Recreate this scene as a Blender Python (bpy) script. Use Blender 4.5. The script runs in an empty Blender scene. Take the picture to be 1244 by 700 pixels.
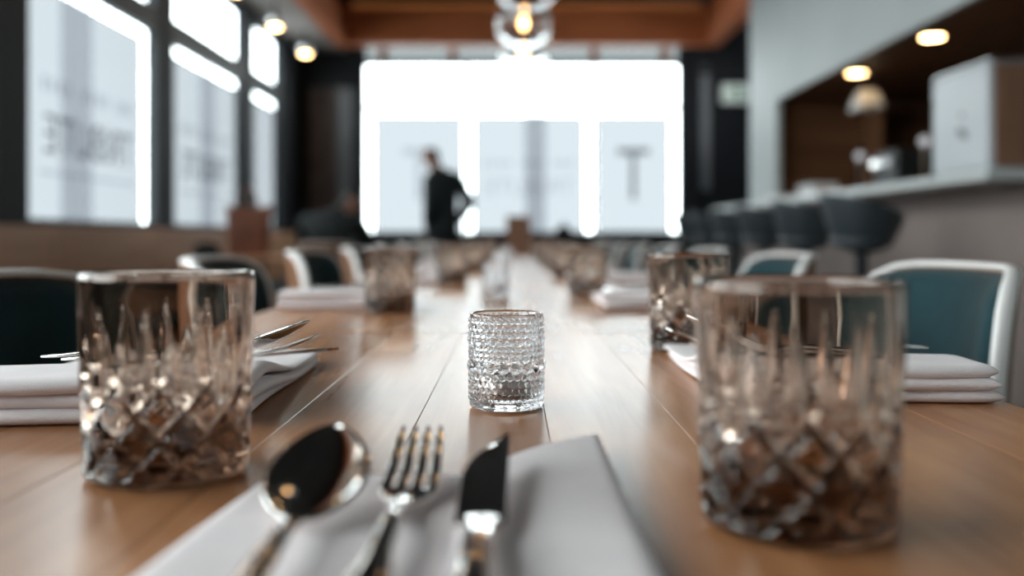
import bpy, bmesh, math, random
from math import pi, sin, cos, sqrt, radians
from mathutils import Vector, Matrix

random.seed(7)
scene = bpy.context.scene
COL = scene.collection

# ------------------------------------------------------------------ camera
TZ = 0.75                      # table top height
CZ = TZ + 0.122                # camera height
cd = bpy.data.cameras.new('camera')
cam = bpy.data.objects.new('camera', cd)
COL.objects.link(cam)
cam.location = (0, 0, CZ)
cam.rotation_euler = (pi/2, 0, 0)
cd.sensor_width = 36.0
cd.lens = 36.0*1150/1244
cd.shift_y = -62/1244
cd.clip_start = 0.02
cd.clip_end = 300
cd.dof.use_dof = True
cd.dof.focus_distance = 0.665
cd.dof.aperture_fstop = 2.9
scene.camera = cam

# ------------------------------------------------------------------ world: even overcast sky
world = bpy.data.worlds.new('overcast_sky')
scene.world = world
world.use_nodes = True
bg = world.node_tree.nodes['Background']
bg.inputs[0].default_value = (0.93, 0.98, 1.0, 1)
bg.inputs[1].default_value = 12.5

scene.view_settings.view_transform = 'Standard'
scene.view_settings.look = 'None'
scene.view_settings.exposure = 0.0
scene.view_settings.gamma = 1.0
scene.view_settings.use_curve_mapping = False
scene.cycles.max_bounces = 16
scene.cycles.transmission_bounces = 14
scene.cycles.transparent_max_bounces = 16
scene.cycles.min_transparent_bounces = 12
scene.cycles.diffuse_bounces = 5
scene.cycles.glossy_bounces = 6
scene.cycles.sample_clamp_indirect = 8
scene.cycles.use_denoising = True

# ------------------------------------------------------------------ materials
MATS = {}
def nt(name):
    m = bpy.data.materials.new(name)
    m.use_nodes = True
    MATS[name] = m
    return m, m.node_tree.nodes, m.node_tree.links

def plain(name, col, rough=0.5, metal=0.0, var=0.12, scale=6.0, bump=0.0, bscale=80.0, sheen=0.0, spec=0.5, coat=0.0, stretch=(1, 1, 1)):
    m, n, l = nt(name)
    b = n['Principled BSDF']
    b.inputs['Roughness'].default_value = rough
    b.inputs['Metallic'].default_value = metal
    b.inputs['Specular IOR Level'].default_value = spec
    b.inputs['Sheen Weight'].default_value = sheen
    b.inputs['Coat Weight'].default_value = coat
    tc = n.new('ShaderNodeTexCoord')
    mp = n.new('ShaderNodeMapping'); mp.inputs['Scale'].default_value = stretch
    l.new(tc.outputs['Object'], mp.inputs['Vector'])
    nz = n.new('ShaderNodeTexNoise')
    nz.inputs['Scale'].default_value = scale
    nz.inputs['Detail'].default_value = 4
    l.new(mp.outputs['Vector'], nz.inputs['Vector'])
    rp = n.new('ShaderNodeValToRGB')
    rp.color_ramp.elements[0].position = 0.3
    rp.color_ramp.elements[1].position = 0.7
    rp.color_ramp.elements[0].color = tuple(c*(1-var) for c in col) + (1,)
    rp.color_ramp.elements[1].color = tuple(min(1, c*(1+var)) for c in col) + (1,)
    l.new(nz.outputs['Fac'], rp.inputs['Fac'])
    l.new(rp.outputs['Color'], b.inputs['Base Color'])
    if bump > 0:
        n2 = n.new('ShaderNodeTexNoise'); n2.inputs['Scale'].default_value = bscale
        l.new(mp.outputs['Vector'], n2.inputs['Vector'])
        bp = n.new('ShaderNodeBump'); bp.inputs['Strength'].default_value = bump
        bp.inputs['Distance'].default_value = 0.002
        l.new(n2.outputs['Fac'], bp.inputs['Height'])
        l.new(bp.outputs['Normal'], b.inputs['Normal'])
    return m

def wood(name, c0, c1, rough=0.4, axis=1, objvar=0.25, grain=28.0, bump=0.08, spec=0.3):
    m, n, l = nt(name)
    b = n['Principled BSDF']
    b.inputs['Roughness'].default_value = rough
    b.inputs['Specular IOR Level'].default_value = spec
    tc = n.new('ShaderNodeTexCoord')
    oi = n.new('ShaderNodeObjectInfo')
    off = n.new('ShaderNodeVectorMath'); off.operation = 'SCALE'
    off.inputs[0].default_value = (13.0, 17.0, 11.0)
    l.new(oi.outputs['Random'], off.inputs['Scale'])
    add = n.new('ShaderNodeVectorMath'); add.operation = 'ADD'
    l.new(tc.outputs['Object'], add.inputs[0]); l.new(off.outputs['Vector'], add.inputs[1])
    mp = n.new('ShaderNodeMapping')
    s = [grain, grain, grain]; s[axis] = grain*0.07
    mp.inputs['Scale'].default_value = s
    l.new(add.outputs['Vector'], mp.inputs['Vector'])
    nz = n.new('ShaderNodeTexNoise'); nz.inputs['Scale'].default_value = 1.0
    nz.inputs['Detail'].default_value = 6; nz.inputs['Roughness'].default_value = 0.6
    nz.inputs['Distortion'].default_value = 0.6
    l.new(mp.outputs['Vector'], nz.inputs['Vector'])
    rp = n.new('ShaderNodeValToRGB')
    rp.color_ramp.elements[0].position = 0.28; rp.color_ramp.elements[1].position = 0.72
    rp.color_ramp.elements[0].color = c0 + (1,); rp.color_ramp.elements[1].color = c1 + (1,)
    l.new(nz.outputs['Fac'], rp.inputs['Fac'])
    mr = n.new('ShaderNodeMapRange')
    mr.inputs['To Min'].default_value = 1 - objvar; mr.inputs['To Max'].default_value = 1 + objvar
    l.new(oi.outputs['Random'], mr.inputs['Value'])
    mx = n.new('ShaderNodeVectorMath'); mx.operation = 'SCALE'
    l.new(rp.outputs['Color'], mx.inputs[0]); l.new(mr.outputs['Result'], mx.inputs['Scale'])
    l.new(mx.outputs['Vector'], b.inputs['Base Color'])
    bp = n.new('ShaderNodeBump'); bp.inputs['Strength'].default_value = bump; bp.inputs['Distance'].default_value = 0.001
    l.new(nz.outputs['Fac'], bp.inputs['Height']); l.new(bp.outputs['Normal'], b.inputs['Normal'])
    return m

def glass(name, col, ior=1.5, rough=0.0, absorb=None, density=0.0):
    m, n, l = nt(name)
    n.remove(n['Principled BSDF'])
    g = n.new('ShaderNodeBsdfGlass')
    g.inputs['Color'].default_value = col + (1,)
    g.inputs['IOR'].default_value = ior
    g.inputs['Roughness'].default_value = rough
    l.new(g.outputs[0], n['Material Output'].inputs['Surface'])
    if absorb:
        v = n.new('ShaderNodeVolumeAbsorption')
        v.inputs['Color'].default_value = absorb + (1,)
        v.inputs['Density'].default_value = density
        l.new(v.outputs[0], n['Material Output'].inputs['Volume'])
    return m

def pane_glass(name, tint=(0.93, 0.96, 0.96)):
    m, n, l = nt(name)
    n.remove(n['Principled BSDF'])
    t = n.new('ShaderNodeBsdfTransparent'); t.inputs[0].default_value = tint + (1,)
    g = n.new('ShaderNodeBsdfGlossy'); g.inputs['Roughness'].default_value = 0.02
    f = n.new('ShaderNodeLayerWeight'); f.inputs['Blend'].default_value = 0.5
    p5 = n.new('ShaderNodeMath'); p5.operation = 'POWER'; p5.inputs[1].default_value = 5.0
    l.new(f.outputs['Facing'], p5.inputs[0])
    ma = n.new('ShaderNodeMath'); ma.operation = 'MULTIPLY_ADD'; ma.inputs[1].default_value = 0.6; ma.inputs[2].default_value = 0.04
    l.new(p5.outputs[0], ma.inputs[0])
    mx = n.new('ShaderNodeMixShader')
    l.new(ma.outputs[0], mx.inputs[0]); l.new(t.outputs[0], mx.inputs[1]); l.new(g.outputs[0], mx.inputs[2])
    l.new(mx.outputs[0], n['Material Output'].inputs['Surface'])
    return m

def film_mat(name, see, soft):
    m, n, l = nt(name)
    n.remove(n['Principled BSDF'])
    t = n.new('ShaderNodeBsdfTransparent'); t.inputs[0].default_value = see + (1,)
    if max(soft) <= 0:
        l.new(t.outputs[0], n['Material Output'].inputs['Surface']); return m
    s = n.new('ShaderNodeBsdfTranslucent'); s.inputs[0].default_value = soft + (1,)
    ad = n.new('ShaderNodeAddShader')
    l.new(t.outputs[0], ad.inputs[0]); l.new(s.outputs[0], ad.inputs[1])
    l.new(ad.outputs[0], n['Material Output'].inputs['Surface'])
    return m

def emit(name, col, strength):
    m, n, l = nt(name)
    n.remove(n['Principled BSDF'])
    e = n.new('ShaderNodeEmission'); e.inputs[0].default_value = col + (1,); e.inputs[1].default_value = strength
    l.new(e.outputs[0], n['Material Output'].inputs['Surface'])
    return m

M_table = wood('table_wood', (0.29, 0.118, 0.048), (0.46, 0.21, 0.094), rough=0.27, axis=1, objvar=0.16, spec=0.5, grain=34, bump=0.03)
M_walnut = wood('walnut_shell', (0.16, 0.075, 0.04), (0.27, 0.13, 0.07), rough=0.42, axis=2, objvar=0.1)
M_ash = plain('pale_rim', (0.80, 0.76, 0.73), rough=0.32, var=0.05)
M_bench = wood('bench_wood', (0.46, 0.23, 0.115), (0.64, 0.35, 0.19), rough=0.5, axis=1, objvar=0.08, grain=14)
M_beam = wood('beam_wood', (0.42, 0.115, 0.038), (0.60, 0.18, 0.065), rough=0.5, axis=0, objvar=0.12, grain=10)
M_darkwood = wood('dark_wood', (0.10, 0.045, 0.022), (0.19, 0.085, 0.04), rough=0.45, axis=0, objvar=0.08, grain=12)
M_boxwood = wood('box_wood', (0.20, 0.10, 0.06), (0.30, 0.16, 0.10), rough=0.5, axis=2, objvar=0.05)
M_velvet = plain('teal_velvet', (0.005, 0.024, 0.029), rough=0.85, var=0.45, scale=6, sheen=0.10, spec=0.2, bump=0.15, bscale=300)
M_cloth = plain('napkin_linen', (0.82, 0.745, 0.74), rough=0.85, var=0.04, scale=30, bump=0.35, bscale=900)
M_steel = plain('polished_steel', (0.80, 0.77, 0.74), rough=0.07, metal=1.0, var=0.02)
M_brushed = plain('brushed_steel', (0.55, 0.55, 0.55), rough=0.28, metal=1.0, var=0.05)
M_alu = plain('candle_cup', (0.50, 0.42, 0.38), rough=0.35, metal=0.8, var=0.05)
M_wax = plain('wax', (0.62, 0.52, 0.46), rough=0.5, var=0.04)
M_black = plain('black_metal', (0.012, 0.014, 0.017), rough=0.45, var=0.2)
M_frame = plain('window_frame_paint', (0.012, 0.015, 0.019), rough=0.6, var=0.15, spec=0.3)
M_darkwall = plain('dark_wall_paint', (0.012, 0.0145, 0.018), rough=0.75, var=0.15, scale=2, spec=0.3)
M_ceil = plain('black_ceiling', (0.012, 0.011, 0.011), rough=0.9, var=0.2, scale=2)
M_plaster = plain('grey_plaster', (0.30, 0.27, 0.25), rough=0.85, var=0.08, scale=2)
M_white = plain('white_wall_paint', (0.46, 0.49, 0.485), rough=0.6, var=0.05, scale=1.5)
M_floor = plain('dark_floor', (0.07, 0.055, 0.045), rough=0.5, var=0.25, scale=1.5)
M_barfront = plain('bar_front_panel', (0.26, 0.20, 0.18), rough=0.65, var=0.1, scale=1.5)
M_counter = plain('counter_stone', (0.60, 0.62, 0.60), rough=0.3, var=0.05)
M_stool = plain('stool_leather', (0.028, 0.036, 0.042), rough=0.5, var=0.15, sheen=0.1)
M_boxwhite = plain('white_enamel', (0.52, 0.545, 0.57), rough=0.4, var=0.03)
M_logo = plain('grey_print', (0.22, 0.23, 0.24), rough=0.6, var=0.05)
M_leather = plain('tan_leather', (0.24, 0.085, 0.045), rough=0.5, var=0.25, scale=9)
M_blackcloth = plain('black_cloth', (0.012, 0.013, 0.015), rough=0.85, var=0.3, scale=20)
M_jacket = plain('dark_jacket', (0.016, 0.022, 0.024), rough=0.85, var=0.3, scale=12)
M_trouser = plain('dark_trousers', (0.02, 0.02, 0.025), rough=0.85, var=0.2, scale=12)
M_skin = plain('skin', (0.42, 0.22, 0.16), rough=0.55, var=0.08, scale=14)
M_hair = plain('dark_hair', (0.02, 0.014, 0.011), rough=0.6, var=0.3, scale=60)
M_concrete = plain('pavement', (0.45, 0.45, 0.45), rough=0.9, var=0.1, scale=1)
M_post = plain('outside_post_paint', (0.86, 0.86, 0.90), rough=0.6, var=0.04)
M_paper = plain('white_paper', (0.75, 0.74, 0.73), rough=0.7, var=0.04)
M_green = plain('sign_green', (0.03, 0.24, 0.14), rough=0.5, var=0.05)
M_bottle = plain('amber_bottle', (0.16, 0.055, 0.015), rough=0.12, var=0.15)
M_curtain = plain('brown_curtain', (0.10, 0.075, 0.07), rough=0.8, var=0.25, scale=5)
M_greypanel = plain('grey_panel', (0.13, 0.14, 0.155), rough=0.4, var=0.1)
M_tumbler = glass('smoked_glass', (0.885, 0.83, 0.79), 1.52, absorb=(0.59, 0.48, 0.40), density=58.0)
M_votive = glass('clear_glass', (0.985, 0.985, 0.99), 1.5)
M_globe = glass('globe_glass', (0.97, 0.97, 0.97), 1.45)
M_pane = pane_glass('window_glass')
M_film = film_mat('window_film', (0.282, 0.284, 0.290), (0, 0, 0))
M_frost = film_mat('frosted_strip', (0.19, 0.198, 0.198), (0, 0, 0))
M_letter = film_mat('film_lettering', (0.50, 0.50, 0.52), (0.0, 0.0, 0.0))
M_letterfaint = film_mat('film_lettering_faint', (0.84, 0.84, 0.85), (0.0, 0.0, 0.0))
M_bulb = emit('bulb_glow', (1.0, 0.55, 0.20), 55.0)
M_lens = emit('downlight_glow', (1.0, 0.62, 0.26), 30.0)
M_led = emit('led_strip_glow', (1.0, 0.36, 0.10), 0.6)
M_lampglobe = emit('small_lamp_glow', (0.95, 0.97, 1.0), 0.6)
M_signface = emit('sign_glow', (0.80, 0.95, 0.88), 0.55)

# ------------------------------------------------------------------ mesh helpers
def tag(o, label=None, cat=None, group=None, kind=None):
    if label: o['label'] = label
    if cat: o['category'] = cat
    if group: o['group'] = group
    if kind: o['kind'] = kind
    return o

def link(name, data, parent=None, loc=None):
    o = bpy.data.objects.new(name, data)
    COL.objects.link(o)
    if parent: o.parent = parent
    if loc: o.location = loc
    return o

def empty(name, loc=(0, 0, 0), rz=0.0):
    o = link(name, None)
    o.location = loc
    o.rotation_euler = (0, 0, rz)
    o.empty_display_size = 0.05
    return o

def mesh(name, verts, faces, mat, smooth=False, recalc=True):
    me = bpy.data.meshes.new(name)
    me.from_pydata(verts, [], faces)
    if recalc:
        bm = bmesh.new(); bm.from_mesh(me)
        bmesh.ops.recalc_face_normals(bm, faces=bm.faces)
        bm.to_mesh(me); bm.free()
    me.materials.append(mat)
    if smooth:
        me.polygons.foreach_set('use_smooth', [True]*len(me.polygons))
    me.update()
    return me

def box_data(b, x0, x1, y0, y1, z0, z1):
    V, F = b
    k = len(V)
    V += [(x0, y0, z0), (x1, y0, z0), (x1, y1, z0), (x0, y1, z0), (x0, y0, z1), (x1, y0, z1), (x1, y1, z1), (x0, y1, z1)]
    F += [tuple(k+i for i in f) for f in ((0, 3, 2, 1), (4, 5, 6, 7), (0, 1, 5, 4), (1, 2, 6, 5), (2, 3, 7, 6), (3, 0, 4, 7))]

def boxmesh(name, boxes, mat, bevel=0.0, seg=2):
    V, F = [], []
    for a in boxes: box_data((V, F), *a)
    me = mesh(name, V, F, mat, recalc=False)
    if bevel > 0:
        bm = bmesh.new(); bm.from_mesh(me)
        bmesh.ops.bevel(bm, geom=bm.edges[:], offset=bevel, segments=seg, affect='EDGES', profile=0.5)
        bm.to_mesh(me); bm.free()
        me.polygons.foreach_set('use_smooth', [False]*len(me.polygons))
    return me

def box(name, b, mat, parent=None, bevel=0.0, seg=2):
    return link(name, boxmesh(name, [b], mat, bevel, seg), parent)

def boxes(name, bs, mat, parent=None, bevel=0.0):
    return link(name, boxmesh(name, bs, mat, bevel), parent)

def revolve_data(profile, seg, disp=None):
    V, F, rings = [], [], []
    for i, (r, z) in enumerate(profile):
        if r <= 1e-9:
            rings.append([len(V)]); V.append((0, 0, z))
        else:
            ring = []
            for j in range(seg):
                a = 2*pi*j/seg
                rr = r + (disp(a, z, i) if disp else 0)
                ring.append(len(V)); V.append((rr*cos(a), rr*sin(a), z))
            rings.append(ring)
    for p, q in zip(rings, rings[1:]):
        for j in range(seg):
            k = (j+1) % seg
            if len(p) == 1 and len(q) == 1: continue
            if len(p) == 1: F.append((p[0], q[k], q[j]))
            elif len(q) == 1: F.append((p[j], p[k], q[0]))
            else: F.append((p[j], p[k], q[k], q[j]))
    return V, F

def revolve(name, profile, seg, mat, disp=None, smooth=True, off=(0, 0, 0)):
    V, F = revolve_data(profile, seg, disp)
    V = [(x+off[0], y+off[1], z+off[2]) for x, y, z in V]
    return mesh(name, V, F, mat, smooth)

def sweep_data(b, pts, ws, hs, n=10, sq=1.0):
    """elliptic cross-section swept along pts; ws = half widths (sideways), hs = half heights"""
    V, F = b
    k0 = len(V)
    N = len(pts)
    for i, p in enumerate(pts):
        p = Vector(p)
        t = (Vector(pts[min(i+1, N-1)]) - Vector(pts[max(i-1, 0)])).normalized()
        up = Vector((0, 0, 1)) if abs(t.z) < 0.95 else Vector((0, 1, 0))
        s = t.cross(up).normalized(); u = s.cross(t).normalized()
        for j in range(n):
            a = 2*pi*j/n
            V.append(tuple(p + s*ws[i]*math.copysign(abs(cos(a))**sq, cos(a)) + u*hs[i]*math.copysign(abs(sin(a))**sq, sin(a))))
    for i in range(N-1):
        for j in range(n):
            k = (j+1) % n
            F.append((k0+i*n+j, k0+i*n+k, k0+(i+1)*n+k, k0+(i+1)*n+j))
    F.append(tuple(k0+j for j in range(n))[::-1])
    F.append(tuple(k0+(N-1)*n+j for j in range(n)))

def tube(name, pts, r, mat, parent=None, n=10, r2=None):
    V, F = [], []
    N = len(pts)
    rs = [r + ((r2 if r2 is not None else r)-r)*i/max(1, N-1) for i in range(N)]
    sweep_data((V, F), pts, rs, rs, n)
    return link(name, mesh(name, V, F, mat, True), parent)

def copy_tree(o, parent=None):
    c = o.copy()
    COL.objects.link(c)
    c.parent = parent
    for ch in list(o.children):
        copy_tree(ch, c)
    return c

def structure(o, label=None):
    o['kind'] = 'structure'
    if label: o['label'] = label
    return o

# ================================================================== ROOM
XL, XR, YB = -2.40, 2.10, 10.70
ZS, ZT1, ZT2, ZW = CZ+0.063, CZ+1.385, CZ+1.55, CZ+2.03   # sill, transom, window head
ZC = 3.60
YN = -2.6                                             # wall behind the photographer

structure(box('floor', (-2.7, 4.3, YN-.15, YB+.2, -0.12, 0.0), M_floor), 'dark floor of the dining room')
structure(box('ceiling', (-2.7, 4.3, YN-.15, YB+.2, ZC, ZC+0.1), M_ceil), 'black ceiling above the hanging wooden frame')
structure(box('wall_front', (-2.7, 4.3, YN-.15, YN, 0, ZC), M_darkwall), 'dark wall behind the photographer')

panes = [(-1.37, .37), (0.64, 2.40), (2.67, 4.42), (4.686, 6.40), (6.72, 8.46), (8.80, 9.82)]  # first opening is unseen, added for soft daylight on the near table
wb = [(XL-.072, XL, YN, YB+.12, 0, ZS), (XL-.072, XL, YN, YB+.12, ZW, ZC)]
prev = YN
for a, b_ in panes + [(YB+.12, None)]:
    wb.append((XL-.072, XL, prev, a, ZS, ZW)); prev = b_
structure(boxes('wall_left', wb, M_darkwall), 'dark left wall holding the tall shop windows')

def letters(name, text, size, mat, parent, mtx, depth=0.0015):
    cu = bpy.data.curves.new(name, 'FONT')
    cu.body = text; cu.size = size; cu.align_x = 'CENTER'; cu.align_y = 'CENTER'
    cu.extrude = depth; cu.offset = 0.0
    tmp = bpy.data.objects.new(name+'_curve', cu); COL.objects.link(tmp)
    dg = bpy.context.evaluated_depsgraph_get()
    me = bpy.data.meshes.new_from_object(tmp.evaluated_get(dg))
    bpy.data.objects.remove(tmp)
    me.transform(mtx)
    me.materials.clear(); me.materials.append(mat)
    return link(name, me, parent)

def left_window(i, y0, y1, label):
    root = structure(empty('window_%d' % i, (XL-.036, (y0+y1)/2, ZS)), label)
    w = (y1-y0)/2; t = 0.02
    H1, H2, H3 = ZT1-ZS, ZT2-ZS, ZW-ZS
    box('transom_bar', (-.035, .035, -w, w, H1, H2), M_frame, root, 0.006)
    boxes('window_frame', [(-.035, .035, -w, -w+t, 0, H1), (-.035, .035, w-t, w, 0, H1), (-.035, .035, -w, -w+t, H2, H3), (-.035, .035, w-t, w, H2, H3),
                           (-.035, .035, -w+t, w-t, 0, 0.03), (-.035, .035, -w+t, w-t, H3-.03, H3)], M_frame, root)
    box('pane', (-.004, .004, -w+t, w-t, .03, H1), M_pane, root)
    box('pane', (-.004, .004, -w+t, w-t, H2, H3-.03), M_pane, root)
    e = 0.19 if i == 4 else 0.03
    if i < 3: return root
    film = box('window_film', (.006, .009, -w+.03, w-e, -.0 + .02, H1-.08), M_film, root)
    film['label'] = 'pale grey see-through window film'
    if i in (4, 5):
        R = Matrix(((0, 0, 1, 0), (-1, 0, 0, 0), (0, 1, 0, 0), (0, 0, 0, 1)))   # reads from the street: mirrored indoors
        R = Matrix.Rotation(-pi/2, 4, 'Z') @ Matrix.Rotation(pi/2, 4, 'X')
        off = -0.05
        letters('lettering', 'TRIBUTE', 0.30, M_letter, film, Matrix.Translation((.004, off, .47)) @ R)
        # upper line: too soft to read, kept as a row of letter-sized strokes
        V, F = [], []
        for k in range(13):
            if k in (4, 9): continue
            yy = off - .60 + k*.093
            box_data((V, F), .0025, .0055, yy, yy+.05, .70, .78)
        link('letter_strokes', mesh('letter_strokes', V, F, M_letterfaint), film)
        box('underline', (.0025, .0055, off-.62, off+.62, .265, .285), M_letterfaint, film)
    return root
for i, (a, b_) in enumerate(panes):
    left_window(i+1, a, b_, ['tall window on the left wall behind the camera', 'tall window on the left wall beside the camera', 'tall window on the left wall just out of view', 'largest tall filmed window at far left with bright clear border',
                             'second tall filmed window on the left wall', 'narrow farthest window on the left wall'][i])

# back wall and its window front
XA, XB = -1.693, 1.917
ZH = CZ + 2.36
structure(boxes('wall_back', [(XL-.072, XA, YB, YB+.16, 0, ZC), (XB, 4.2, YB, YB+.16, 0, ZC), (XA, XB, YB, YB+.16, 0, CZ+.045), (XA, XB, YB, YB+.16, ZH, ZC)], M_darkwall), 'dark back wall around the bright shop front')
bw = structure(empty('window_7', ((XA+XB)/2, YB+.06, CZ)), 'bright wide shop front window filling the back wall')
cx0 = (XA+XB)/2
def bx_(x): return (x-622)/1150*YB - cx0
mul = [bx_(568), bx_(722)]
hw = (XB-XA)/2
for mx_ in mul:
    box('mullion', (mx_-.014, mx_+.014, -.04, .04, .05, 1.95), M_frame, bw, 0.003)
box('transom_bar', (-hw, hw, -.035, .035, 1.455, 1.485), M_frame, bw)
box('head_bar', (-hw, hw, -.05, .05, 1.95, 2.0), M_frame, bw)
boxes('window_frame', [(-hw, -hw+.03, -.05, .05, .045, 2.36), (hw-.03, hw, -.05, .05, .045, 2.36), (-hw, hw, -.05, .05, .03, .06)], M_frame, bw)
xs = [-hw+.03] + mul + [hw-.03]
for k in range(3):
    box('pane', (xs[k]+.014, xs[k+1]-.014, -.004, .004, .06, 1.455), M_pane, bw)
    box('pane', (xs[k]+.014, xs[k+1]-.014, -.004, .004, 1.485, 1.95), M_pane, bw)
for px in (465, 550, 722, 808):
    box('divider', (bx_(px)-.04, bx_(px)+.04, -.09, .05, 2.0, 2.36), M_beam, bw)
box('frosted_strip', (-hw+.03, hw-.03, -.004, .004, 2.0, 2.36), M_frost, bw)
films = [(460, 556), (582, 704), (732, 808)]
for k, (a, b_) in enumerate(films):
    f = box('window_film', (bx_(a-8), bx_(b_+8), -.012, -.008, .05, 1.39), M_film, bw)
    f['label'] = 'pale grey see-through film panel'
    R = Matrix.Rotation(pi, 4, 'Z') @ Matrix.Rotation(pi/2, 4, 'X')
    c = (bx_(a)+bx_(b_))/2
    if k != 1:
        letters('letter', 'T', 0.86, M_letter if k == 2 else M_letterfaint, f, Matrix.Translation((bx_(770 if k == 2 else 508), -.016, .68)) @ R @ Matrix.Diagonal((.74, 1, 1, 1)))
    else:
        letters('lettering', 'TRIBUTE', 0.27, M_letterfaint, f, Matrix.Translation((c, -.016, .56)) @ R)
        V, F = [], []
        for q in range(12):
            if q in (4, 8): continue
            xx = c-.52+q*.088
            box_data((V, F), xx, xx+.05, -.018, -.0145, .80, .87)
        link('letter_strokes', mesh('letter_strokes', V, F, M_letterfaint), f)
box('sill', (-hw, hw, -.20, .05, .005, .045), M_black, bw, .004)

# daylight portals: they only tell the sampler where the sky comes in
def portal(name, loc, rot, sx, sy):
    ld = bpy.data.lights.new(name, 'AREA'); ld.shape = 'RECTANGLE'; ld.size = sx; ld.size_y = sy
    ld.cycles.is_portal = True
    o = link(name, ld); o.location = loc; o.rotation_euler = rot
    return o
for a, b_ in panes:
    portal('window_portal', (XL-.1, (a+b_)/2, (ZS+ZW)/2), (0, -pi/2, 0), ZW-ZS, b_-a)
portal('window_portal', (cx0, YB+.2, CZ+1.2), (-pi/2, 0, 0), XB-XA, 2.4)

# outside: pavement and street posts
structure(box('pavement', (-60, 60, -40, 80, -.35, -.13), M_concrete), 'pale pavement outside the windows')
for k, (x, y, w) in enumerate([(-8.0, 17.4, .40), (-8.0, 24.9, .30), (.44, 18.0, .38)]):
    p = empty('street_post', (x, y, -.13))
    box('post_shaft', (-w/2, w/2, -w/2, w/2, 0.25, 6.0), M_post, p, .01)
    box('post_base', (-w/2-.05, w/2+.05, -w/2-.05, w/2+.05, 0, .25), M_post, p, .01)
    tag(p, ['pale grey post out in the street behind the largest left window', 'slim pale grey post out in the street behind the second left window', 'pale grey post out in the street behind the middle of the back window'][k], 'post', 'posts out in the street')

# left ceiling strip, hanging wooden beams
structure(box('ceiling_strip', (XL, -1.88, YN, YB, CZ+2.10, CZ+2.22), M_plaster), 'pale lowered ceiling strip along the left windows')
ZB0, ZB1 = CZ+2.046, CZ+2.46
def beam(name, axis, p0, p1, fixed0, fixed1, n, label, proud):
    root = structure(empty(name, (0, 0, 0)), label)
    if axis == 'x':
        box('beam_core', (p0, p1, fixed0+.02, fixed1, ZB0, ZB1), M_beam, root)
        st = (p1-p0)/n
        for k in range(n):
            a = p0+k*st
            box('panel', (a+.01, a+st-.01, fixed0, fixed0+.019, ZB0+.05, ZB1-.05), M_beam, root, .004)
        boxes('edge_rail', [(p0, p1, fixed0-.012, fixed0+.019, ZB0, ZB0+.045), (p0, p1, fixed0-.012, fixed0+.019, ZB1-.045, ZB1)], M_beam, root)
    else:
        box('beam_core', (fixed0, fixed1, p0, p1, ZB0, ZB1), M_beam, root)
        st = (p1-p0)/n
        x0, x1 = (fixed1, fixed1+.019) if proud > 0 else (fixed0-.019, fixed0)
        for k in range(n):
            a = p0+k*st
            box('panel', (x0, x1, a+.01, a+st-.01, ZB0+.05, ZB1-.05), M_beam, root, .004)
        r0, r1 = (fixed1, fixed1+.03) if proud > 0 else (fixed0-.03, fixed0)
        boxes('edge_rail', [(r0, r1, p0, p1, ZB0, ZB0+.045), (r0, r1, p0, p1, ZB1-.045, ZB1)], M_beam, root)
    return root
beam('trim_1', 'x', -1.88, 2.22, 10.08, 10.2, 5, 'wood panelled hanging beam across the back of the room', 1)
beam('trim_2', 'y', YN, 10.08, -1.88, -1.80, 15, 'wood panelled hanging beam along the left windows', 1)
beam('trim_3', 'y', 8.36, 10.08, 2.10, 2.22, 2, 'short wood panelled beam at the back right', -1)
def led(x0, x1, y0, y1, label):
    o = box('led_strip', (x0, x1, y0, y1, ZB1+.012, ZB1+.024), M_led)
    tag(o, label, 'light strip', 'warm light strips on the hanging beams')
    return o

# back left door and right recess
d = structure(empty('door_1', (-2.03, YB-.02, 0)), 'dark framed door left of the back window')
boxes('door_frame', [(-.30, -.25, -.05, .02, 0, 2.62), (.24, .30, -.05, .02, 0, 2.62), (-.30, .30, -.05, .02, 2.55, 2.66)], M_frame, d)
box('door_leaf', (-.25, .05, -.02, .01, 0, 2.55), M_curtain, d)
box('side_light', (.06, .24, -.02, .01, .9, 2.55), M_greypanel, d)
box('side_panel', (.06, .24, -.02, .01, 0, .89), M_frame, d)
box('door_handle', (-.01, .015, -.07, -.02, .95, 1.15), M_brushed, d, .004)
d2 = structure(empty('door_2', (2.35, YB-.02, 0)), 'dark door right of the back window')
boxes('door_frame', [(-.34, -.28, -.05, .02, 0, 2.75), (.40, .46, -.05, .02, 0, 2.75), (-.34, .46, -.05, .02, 2.70, 2.78)], M_frame, d2)
box('door_leaf', (-.28, .40, -.02, .01, 0, 2.70), M_darkwall, d2)
box('push_panel', (-.225, -.12, -.032, -.02, 1.4, 2.80), M_greypanel, d2)
structure(box('wall_recess', (3.2, 3.3, 8.3, YB, 0, ZC), M_darkwall), 'dark side wall of the back right recess')

# right wall with the kitchen opening
ZO = CZ + 1.09
structure(boxes('wall_right', [(XR, XR+.04, YN, 8.36, ZO, ZC), (XR, XR+.04, 7.52, 8.36, CZ+.274, ZO), (XR, XR+.04, YN, 2.2, 0, ZO)], M_white), 'white right wall above the bar opening')
structure(box('soffit', (XR+.04, 3.6, YN, 8.36, ZO+.03, ZO+.15), M_darkwood), 'dark underside above the bar')
structure(box('wall_bar_back', (3.45, 3.6, YN, 8.36, 0, ZO+.05), M_darkwall), 'dark back wall of the bar')
structure(boxes('wall_bar_end', [(XR+.04, 2.81, 7.72, 7.86, CZ+.274, ZO+.03), (2.81, 3.45, 7.72, 7.86, 0, ZO+.03)], M_darkwood), 'brown end wall of the bar')
structure(box('wall_bar_side', (XR+.04, 3.45, 2.2, 2.34, 0, ZO+.03), M_darkwall), 'dark near end wall of the bar')

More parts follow.
